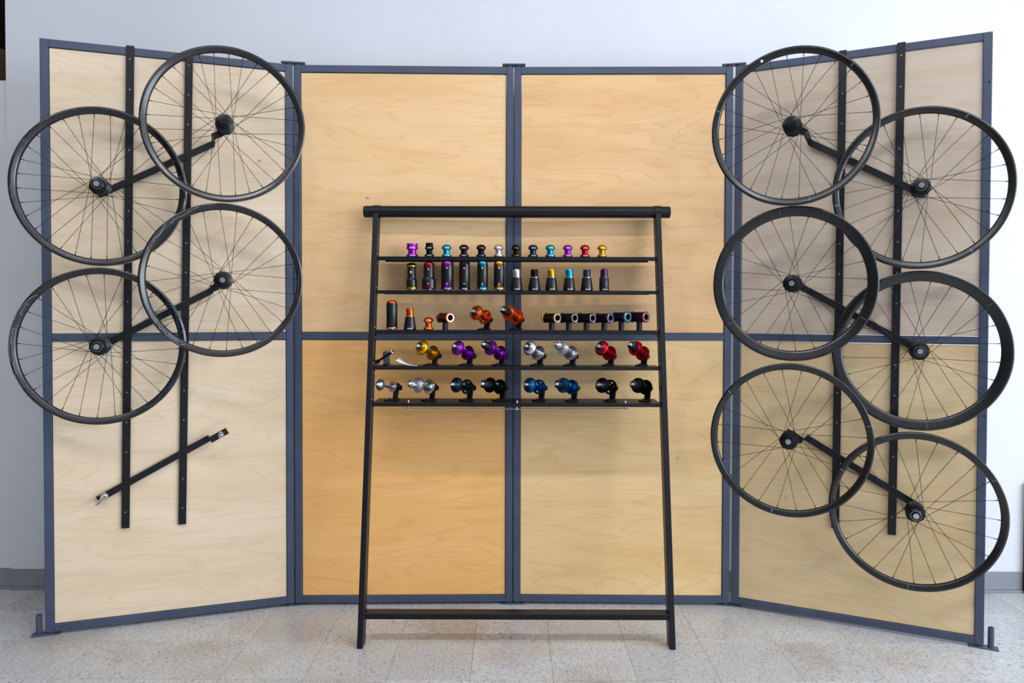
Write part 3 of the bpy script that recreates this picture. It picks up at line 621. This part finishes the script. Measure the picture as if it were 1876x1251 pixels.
# ------------------------------------------------------------------ cups on the second shelf
def patch(r, w, z0, z1, tip, m):
    """curved window insert on a cup facing the camera; tip = pointed end height (+up / -down)"""
    zs = [(-w, z0), (w, z0), (w, z1), (-w, z1)] if tip == 0 else ([(-w, z0), (w, z0), (w, z1), (0, z1 + tip), (-w, z1)] if tip > 0 else [(-w, z1), (-w, z0), (0, z0 + tip), (w, z0), (w, z1)])
    mb = MB(); vs = []
    for rr in (r + .0006, r - .002): vs += [(rr * math.sin(x / r), -rr * math.cos(x / r), z) for x, z in zs]
    n = len(zs); mb.add(vs, [tuple(range(n)), tuple(range(2 * n - 1, n - 1, -1))] + [(i, (i + 1) % n, n + (i + 1) % n, n + i) for i in range(n)])
    return mb.mesh('window_insert', m, 0)
def tallcup(x, y, z, m, label, r=.0235, step_=None, body='matblk', h=.127, inserts=True, letter='white', foot=True):
    t = empty('bearing_cup', T((x, y, z)), label, 'bearing cup', 'tall bearing cups')
    inst('foot', cached(('ft', r), lambda: up([(0, 0), (r * .62, 0), (r * .66, .004), (r * .66, .0065)], 'silver')), t)
    if step_ == 'narrow':
        inst('body', cached('bn', lambda: up([(r * .9, .012), (r * 1.0, .015), (r * 1.0, .044), (r * .98, .047), (r * .80, .051), (r * .78, .054), (r * .78, .097), (r * .74, .100)], body)), t)
        inst('base_ring', cached(('br', m, r), lambda: up([(r * .7, .006), (r * 1.18, .0065), (r * 1.2, .009), (r * 1.18, .0125), (r * .95, .014)], 'gold')), t)
        inst('top_cap', cached(('tcn', m), lambda: up([(r * .74, .099), (r * .93, .101), (r * .97, .105), (r * .93, .110), (r * .8, .116), (r * .5, .120), (0, .121)], 'black')), t)
        inst('cap_band', cached(('cbn', m), lambda: up([(r * .96, .1025), (r * .99, .105), (r * .96, .1085)], m)), t)
        inst('window_insert', cached(('wi', 'n'), lambda: patch(r * .78, .0028, .078, .084, -.005, 'white')), t)
        return t
    if step_ == 'wide':
        inst('body', cached('bw', lambda: up([(r * 1.18, .006), (r * 1.3, .009), (r * 1.31, .046), (r * 1.28, .050), (r * 1.02, .056), (r, .059), (r, .108), (r * .96, .111)], body)), t)
        rl, rt = r * 1.31, r
    else:
        inst('body', cached(('bs', r, body), lambda: up([(r * .96, .012), (r, .014), (r, h - .017), (r * .97, h - .014)], body)), t)
        inst('base_ring', cached(('br2', m, r), lambda: up([(r * .7, .0055), (r * 1.10, .006), (r * 1.13, .0085), (r * 1.10, .0125), (r * .95, .0142)], m)), t)
        rl, rt = r, r
        inst('lettering', cached(('tl', r, letter), lambda: cyl_text('KING', .0064, r * 1.14, .006, letter, .08, 1.5)), t)
    top = h - .0155 if step_ != 'wide' else .110
    inst('top_cap', cached(('tc', m, r, top), lambda: up([(rt * .97, top), (rt * .96, top + .004), (rt * .86, top + .010), (rt * .6, top + .0135), (rt * .3, top + .015), (0, top + .015)], m)), t)
    if inserts:
        inst('window_insert', cached(('w1', m, rt, top), lambda: patch(rt, .0058, top - .013, top + .001, -.004, m)), t)
        inst('window_insert', cached(('w2', rt, top), lambda: patch(rt + .0004, .0026, top - .019, top - .016, -.003, 'white')), t)
        inst('window_insert', cached(('w3', m, rl), lambda: patch(rl, .0055, .012, .026, .004, m)), t)
        inst('window_insert', cached(('w4', rl), lambda: patch(rl + .0004, .0022, .027, .0285, .0055, 'white')), t)
    return t
Y2, Z2s = 3.222, SH[1][0] + .0003
SX = [-.446, -.369, -.288, -.213, -.134, -.061, .015, .093, .168, .246, .323, .399]
tallcup(SX[0], Y2, Z2s, 'gold', 'stepped black cup with gold bands and narrow domed top', .0238, 'narrow')
tallcup(SX[1], Y2, Z2s, 'red', 'stepped black cup with a red top and wide lower half', .0235, 'wide')
tallcup(SX[2], Y2, Z2s, 'purple', 'widest straight black cup, with purple cap and purple base ring', .0272, h=.131)
tallcup(SX[3], Y2, Z2s, 'black', 'straight cup all in black, between the purple and turquoise capped cups', .0238, h=.131)
tallcup(SX[4], Y2, Z2s, 'turquoise', 'straight black cup with turquoise cap and base ring', .0238, h=.131)
tallcup(SX[5], Y2, Z2s, 'gold', 'straight black cup with gold cap and base ring', .0238, h=.131)
def conecup(x, y, z, m, label, straight=False):
    t = empty('tapered_cup', T((x, y, z)), label, 'bearing cup', 'tapered bearing cups')
    if straight:
        inst('body', up([(0, 0), (.0205, 0), (.0215, .003), (.0215, .052), (.0205, .056), (.016, .057)], 'matblk'), t)
        inst('collar_ring', up([(.016, .056), (.0195, .057), (.0195, .062), (.0165, .064)], m), t)
        inst('stem', up([(.0165, .062), (.0165, .088), (.014, .091)], 'matblk'), t)
        inst('top_cap', up([(.0155, .0875), (.015, .092), (.011, .096), (0, .098)], m), t)
    else:
        inst('body', cached('cb', lambda: up([(0, 0), (.0255, 0), (.027, .003), (.0268, .010), (.0248, .026), (.0222, .042), (.0212, .053), (.0205, .057), (.016, .058)], 'matblk')), t)
        inst('collar_ring', cached('ccr', lambda: up([(.016, .0575), (.0185, .058), (.0185, .0595), (.0165, .061)], 'silver')), t)
        inst('stem', cached(('cs', m), lambda: up([(.0165, .059), (.0165, .089), (.0150, .093), (0, .0935)], m)), t)
    inst('window_insert', cached(('cw', straight), lambda: patch(.0215 if straight else .0222, .0045, .043, .051, 0, 'rubber')), t, Matrix.Rotation(math.radians(14), 4, 'Z'))
    inst('lettering', cached(('ct', straight), lambda: cyl_text('KING', .0075, .0218 if straight else .0274, .0035, 'white', .12, 1.3)), t)
CC = [('silver', 'tapered black cup with a bare silver stem in front of the panel joint'), ('black', 'tapered black cup with a dark stem between the silver and gold stems'), ('gold', 'tapered black cup with a gold stem'),
      ('turquoise', 'tapered black cup with a turquoise stem'), ('slate', 'tapered black cup with a slate blue stem')]
for x, (m, lb) in zip(SX[6:11], CC): conecup(x, Y2, Z2s, m, lb)
conecup(SX[11], Y2, Z2s, 'purple', 'slim straight black cup with purple ring and cap, at the right end of its row', True)

# ------------------------------------------------------------------ third shelf
Y3, Z3s = 3.190, SH[2][0] + .0003
tallcup(-.5266, Y3, Z3s, 'orange', 'tall black cup with orange cap and base ring at the left end of third shelf', .0240, h=.129, inserts=False)
conecup(-.4483, Y3, Z3s, 'orange', 'tapered black cup with an orange stem on the third shelf')
headset(-.3676, Y3, Z3s, 'orange', 'orange headset on the third shelf')
def bracket_shell(x, y, z, m, label, face='silver', dz=0.0, toothed=False, bore='rubber', rs=.0205):
    """bottom bracket: short tube lying on a round post, near end turned to the right"""
    t = empty('bottom_bracket', T((x, y, z)), label, 'bottom bracket', 'bottom brackets on posts')
    ax = Vector((.63, -.777, 0)); L = .076; zc = .0535 + dz
    F = frame(Vector((.0, 0, zc)) - ax * L * .5, ax)
    inst('post', cached(('post', dz), lambda: up([(0, 0), (.0135, 0), (.0125, .003), (.0122, zc - rs * .8)], 'rack')), t)
    inst('shell', cached(('bbs', rs), lambda: MB().lathe([(.013, .0), (rs, .0), (rs, .070), (.013, .070)], 30).mesh('shell', 'matblk', 38)), t, F)
    inst('rear_cup', cached(('bbr', m, rs), lambda: MB().lathe([(.012, -.006), (rs + .001, -.006), (rs + .0022, -.004), (rs + .0022, .001), (rs, .002)], 30).mesh('rear_cup', m, 38)), t, F)
    r2 = rs + (.003 if toothed else .0016)
    inst('front_cup', cached(('bbf', m, r2), lambda: MB().lathe([(rs, .069), (r2, .070), (r2, .0755), (r2 - .0015, .077), (rs - .002, .077)], 30).mesh('front_cup', m, 38)), t, F)
    inst('face_ring', cached(('bbg', face, rs), lambda: MB().lathe([(rs - .001, .0765), (rs - .0025, .0782), (.0132, .0778), (.0125, .074)], 30).mesh('face_ring', face, 50)), t, F)
    inst('bore', cached(('bbb', bore), lambda: MB().lathe([(.0126, .076), (.0124, .045), (0, .045)], 24).mesh('bore', bore, 50)), t, F)
    if toothed:
        for q in range(16):
            a = 2 * math.pi * q / 16
            inst('tooth', cached(('th', m), lambda: MB().box(.0695, .0765, -.0022, .0022, -.001, .0016).mesh('tooth', m, 0)), t, F @ Matrix.Rotation(a, 4, 'X') @ T((0, 0, r2)))
    return t
bracket_shell(-.2945, Y3, Z3s, 'orange', 'black bottom bracket with orange ends on a short post', 'pink')
BB = [(.168, 'gold', 'silver', 'bottom bracket on post with gold end rings', {}), (.242, 'slate', 'silver', 'bottom bracket on post with a slate blue back end and silver face', {}),
      (.319, 'black', 'silver', 'bottom bracket on post in black with silver face, just left of the purple one', {}), (.396, 'purple', 'silver', 'bottom bracket on post with purple end rings', {}),
      (.471, 'turquoise', 'silver', 'bottom bracket on post with a toothed turquoise ring', dict(dz=.005, toothed=True)), (.549, 'red', 'pink', 'bottom bracket on post with pinkish face and red rim, last in its row', dict(dz=.005, rs=.022))]
for x, m, f, lb, kw in BB: bracket_shell(x, Y3, Z3s, m, lb, f, **kw)

# ------------------------------------------------------------------ hubs on stands
def spoke_holes(R, n, r=.0011): return [ring_pts(r, 6, R * math.cos(2 * math.pi * k / n), R * math.sin(2 * math.pi * k / n)) for k in range(n)]
def flange(kind, m, R):
    holes = spoke_holes(R - .0032, 14) + [ring_pts(.0125, 24)]
    if kind == 'cut':
        for k in range(6):
            a = 2 * math.pi * k / 6 + .3; holes.append(ring_pts(.0042, 12, .0205 * math.cos(a), .0205 * math.sin(a), .0062, a))
    return cached(('fl', kind, m, R), lambda: plate_with_holes(ring_pts(R, 48), holes, .0042, 'flange', m))
AXIS = {3: (.50, .82, -.28), 4: (.564, .744, -.357), 5: (.60, .78, -.19)}
def hub(row, x, m, kind, label, freehub='matblk', R=.0325, bell='step', cut=False):
    z0 = SH[row - 1][0]; yc = {3: 3.192, 4: 3.162, 5: 3.142}[row]; zc = z0 + .066
    a = Vector(AXIS[row]).normalized(); F = frame((x, yc, zc), a)
    t = empty('bicycle_hub', F, label, 'hub', 'bicycle hubs on shelf stands')
    ft = .034 if R > .03 else .036; rt = .0125 if R > .03 else .0085
    inst('shell', cached(('sh', m, R, kind), lambda: MB().lathe([(rt + .004, -ft), (rt + .001, -ft + .010), (rt, -.006), (rt, .008), (rt + .001, ft - .010), (rt + .004, ft)] if kind != 'rear' else
                [(.021, -ft), (.0175, -ft + .010), (.0155, -.004), (.0155, .006), (.0175, ft - .012), (.022, ft)], 28).mesh('shell', m, 50)), t)
    inst('flange', flange('cut' if cut else 'plain', m, R), t, T((ft, 0, 0)))
    inst('flange', flange('plain', m, R), t, T((-ft, 0, 0)))
    inst('end_boss', cached(('eb', m), lambda: MB().lathe([(.017, ft + .0015), (.016, ft + .006), (.010, ft + .008), (.0095, ft + .0085)], 24).mesh('end_boss', m, 40)), t)
    inst('end_spacer', cached(('es', R), lambda: MB().lathe([(.0098, ft + .006), (.0098, .0568), (0, .0568)], 18).mesh('end_spacer', 'matblk', 40)), t)
    if kind == 'rear':
        inst('flange_boss', cached(('fb', m), lambda: MB().lathe([(.024, -ft - .0018), (.023, -ft - .006), (.0185, -ft - .007)], 28).mesh('flange_boss', m, 40)), t)
        fb = inst('freehub_body', cached(('fh', freehub), lambda: MB().lathe([(.0185, -ft - .004), (.0178, -ft - .012), (.0178, -ft - .042), (.0165, -ft - .046), (.0115, -ft - .0475), (.0105, -ft - .050)], 20).mesh('freehub_body', freehub, 30)), t)
        if freehub == 'silver':
            for q in range(9):
                inst('spline', cached('spl', lambda: MB().box(-ft - .042, -ft - .012, -.0018, .0018, -.0008, .0012).mesh('spline', 'silver', 0)), fb, Matrix.Rotation(2 * math.pi * q / 9, 4, 'X') @ T((0, 0, .0178)))
        e = -ft - .048
        inst('axle_cap', cached('acr', lambda: MB().lathe([(0, e - .009), (.0045, e - .009), (.0045, e - .013), (.0082, e - .013), (.0092, e - .011), (.0092, e - .002), (.0105, e)], 20).mesh('axle_cap', 'chrome', 40)), t)
    else:
        if R < .03: pf = [(.016, -ft - .002), (.013, -ft - .006), (.011, -ft - .012), (.0075, -ft - .016)]
        elif bell == 'round': pf = [(.0315, -ft - .001), (.0305, -ft - .006), (.026, -ft - .012), (.021, -ft - .016), (.014, -ft - .017)]
        else: pf = [(.0265, -ft - .0018), (.0255, -ft - .004), (.0215, -ft - .006), (.0205, -ft - .012), (.019, -ft - .014), (.014, -ft - .0145)]
        inst('flange_boss', cached(('bell', m, bell, R), lambda: MB().lathe(pf, 32).mesh('flange_boss', m, 40)), t)
        if R > .03:
            inst('lock_nut', cached(('ln', R), lambda: MB().lathe([(.0165, -ft - .0145), (.0155, -ft - .020), (.012, -ft - .026), (.0095, -ft - .0265)], 24).mesh('lock_nut', 'matblk', 40)), t)
            e = -ft - .0265
        else: e = -ft - .015
        inst('axle_cap', cached(('acf', R), lambda: MB().lathe([(0, e - .005), (.0048, e - .005), (.0048, e - .009), (.0080, e - .009), (.0090, e - .007), (.0090, e), (.0095, e + .001)], 20).mesh('axle_cap', 'chrome', 40)), t)
    lv = cached(('hubtxt', rt, kind), lambda: text_geo('KING', .0068))
    rr = (.0158 if kind == 'rear' else rt + .0003)
    inst('lettering', cached(('hl2', kind, R), lambda: MB().add([(v.x * 1.3, rr * math.sin(.9 + (v.y - .003) / rr) * -1, rr * math.cos(.9 + (v.y - .003) / rr)) for v in lv[0]], lv[1]).mesh('lettering', 'white', 0)), t)
    return Vector((x, yc, zc)), a, z0
def stand(row, c, a, z0, label, reach=.0575, pin=True):
    """black bracket: base plate, leaning upright, round stub behind"""
    h = Vector((a.x, a.y, 0)).normalized(); E = c + a * (reach + .004)
    root = Vector((E.x, E.y, z0 + .0002))
    M = frame(root, h); t = empty('hub_stand', M, label, 'stand', 'hub stands')
    hz = E.z - z0
    ta = math.atan2(-a.z, math.hypot(a.x, a.y))           # upright is square to the hub axle
    sh = math.tan(ta) * hz                                # its foot comes forward by this much
    hw, th = .0135, .0085
    # base plate
    part('base', MB().box(-sh - .052, -sh + .016, -hw, hw, 0, .006), 'rack', t, 0, .001)
    part('base_screw', MB().lathe([(.006, .006), (.006, .0105), (.0035, .011), (.003, .008), (0, .008)], 12, T((-sh - .03, 0, 0)) @ UP), 'rack', t)
    b = MB(); vs = []; top = hz + .012
    for z in (.006, top):
        x0 = -sh + math.tan(ta) * z
        vs += [(x0 - th / 2, -hw, z), (x0 + th / 2, -hw, z), (x0 + th / 2, hw, z), (x0 - th / 2, hw, z)]
    ap = -sh + math.tan(ta) * (top + .006)
    vs += [(ap - th / 2, -hw * .5, top + .006), (ap + th / 2, -hw * .5, top + .006), (ap + th / 2, hw * .5, top + .006), (ap - th / 2, hw * .5, top + .006)]
    fs = [(0, 3, 2, 1), (8, 9, 10, 11)]
    for q in (0, 4):
        for i in range(4): fs.append((q + i, q + (i + 1) % 4, q + 4 + (i + 1) % 4, q + 4 + i))
    b.add(vs, fs); part('upright', b, 'rack', t, 0, .001)
    la = Vector((math.cos(ta), 0, -math.sin(ta)))
    part('stub', MB().lathe([(0, th / 2 - .001), (.0125, th / 2 - .001), (.0125, .022), (.011, .024), (0, .024)], 20, frame((0, 0, hz), la)), 'rack', t)
HB = [(3, -.1407, 'orange', 'front', 'orange front hub with cut-out flange on the third shelf', dict(cut=True)), (3, -.0009, 'orange', 'rear', 'orange rear hub with black freehub in front of the panel joint', {}),
      (4, -.3695, 'gold', 'front', 'gold hub with a rounded bell-shaped flange on the fourth shelf', dict(bell='round')), (4, -.2168, 'purple', 'front', 'purple front hub without freehub on the fourth shelf', {}),
      (4, -.0763, 'purple', 'rear', 'purple rear hub with black freehub on the fourth shelf', {}), (4, .0905, 'silver', 'front', 'silver bell-flanged hub on the fourth shelf, right of the panel joint', dict(bell='round')),
      (4, .2324, 'silver', 'rear', 'silver hub with a long silver freehub on the fourth shelf', dict(freehub='silver')), (4, .3994, 'red', 'front', 'red front hub without freehub on the fourth shelf', dict(bell='round')),
      (4, .5438, 'red', 'rear', 'red rear hub with black freehub at the right end of fourth shelf', {}),
      (5, -.5423, 'silver', 'front', 'small-flanged silver front hub at the left end of the bottom shelf', dict(R=.0245)), (5, -.3829, 'silver', 'rear', 'silver hub with silver splined freehub on the bottom shelf', dict(freehub='silver')),
      (5, -.2195, 'slate', 'front', 'dark slate front hub with cut-out flange on the bottom shelf', dict(cut=True)), (5, -.0774, 'black', 'rear', 'black rear hub left of the panel joint on the bottom shelf', {}),
      (5, .0927, 'blue', 'front', 'blue front hub with cut-out flange on the bottom shelf', dict(cut=True)), (5, .2345, 'blue', 'rear', 'blue rear hub with black freehub on the bottom shelf', {}),
      (5, .4009, 'black', 'front', 'black front hub with cut-out flange, right part of the bottom shelf', dict(cut=True)), (5, .5527, 'black', 'rear', 'black rear hub at the right end of the bottom shelf', {})]
NM = {'front': 'front hub', 'rear': 'rear hub'}
for row, x, m, kind, lb, kw in HB:
    c, a, z0 = hub(row, x, m, kind, lb, **kw)
    stand(row, c, a, z0, 'black stand holding the ' + ' '.join(lb.replace('with ', '').split()[:4]) + {3: ' on third shelf', 4: ' on fourth shelf', 5: ' on bottom shelf'}[row] + {-1: ', left half', 1: ', right half'}[1 if x > 0 else -1])

# bare stand with its axle at the left end of the fourth shelf
z0 = SH[3][0] + .0002
t = empty('hub_stand', T((-.545, 3.165, z0)) @ Matrix.Rotation(math.radians(-62), 4, 'Z'), 'empty black stand with a bare axle at the left end of fourth shelf', 'stand', 'hub stands')
part('base', MB().box(-.018, .05, -.0135, .0135, 0, .006), 'rack', t, 0, .001)
b = MB(); vs = [(-.004, -.0135, .006), (.0045, -.0135, .006), (.0045, .0135, .006), (-.004, .0135, .006), (-.014, -.0135, .052), (-.0055, -.0135, .052), (-.0055, .0135, .052), (-.014, .0135, .052), (-.016, -.007, .060), (-.0075, -.007, .060), (-.0075, .007, .060), (-.016, .007, .060)]
fs = [(0, 3, 2, 1), (8, 9, 10, 11)] + [(q + i, q + (i + 1) % 4, q + 4 + (i + 1) % 4, q + 4 + i) for q in (0, 4) for i in range(4)]
b.add(vs, fs); part('upright', b, 'rack', t, 0, .001)
mi = t.matrix_world.inverted()
p0 = mi @ Vector((-.597, 3.197, z0 + .010)); p1 = mi @ Vector((-.513, 3.120, z0 + .062))
dv = (p1 - p0)
part('axle_rod', MB().rod(p0, p1, .0055, n=14), 'rack', t)
part('axle_knob', MB().rod(p0 - dv * .02, p0 + dv * .12, .0095, n=14), 'rack', t)
part('axle_cap', MB().lathe([(.0058, -.012), (.0078, -.010), (.0078, .001), (.0035, .002), (.003, -.003), (0, -.003)], 20, frame(p1, dv)), 'chrome', t)
# curled paper slip
pm = MB(); n = 12
for q in range(n + 1):
    u = q / n; x = u * .092; zz = .0006 + .024 * (1 - u) ** 2.2
    for v in (0, 1): pm.v.append((x + v * .012 * (1 - u), .0 + v * .034 + u * .006, zz + v * .010 * (1 - u) ** 2))
for q in range(n): pm.f.append((2 * q, 2 * q + 2, 2 * q + 3, 2 * q + 1))
pp = part('paper_slip', pm, 'paper', None, 60, 0, T((-.502, 3.128, SH[3][0])) )
md = pp.modifiers.new('thickness', 'SOLIDIFY'); md.thickness = .0004; md.offset = 1
tag(pp, 'curled pale green paper slip lying on the fourth shelf beside the empty stand', 'paper')
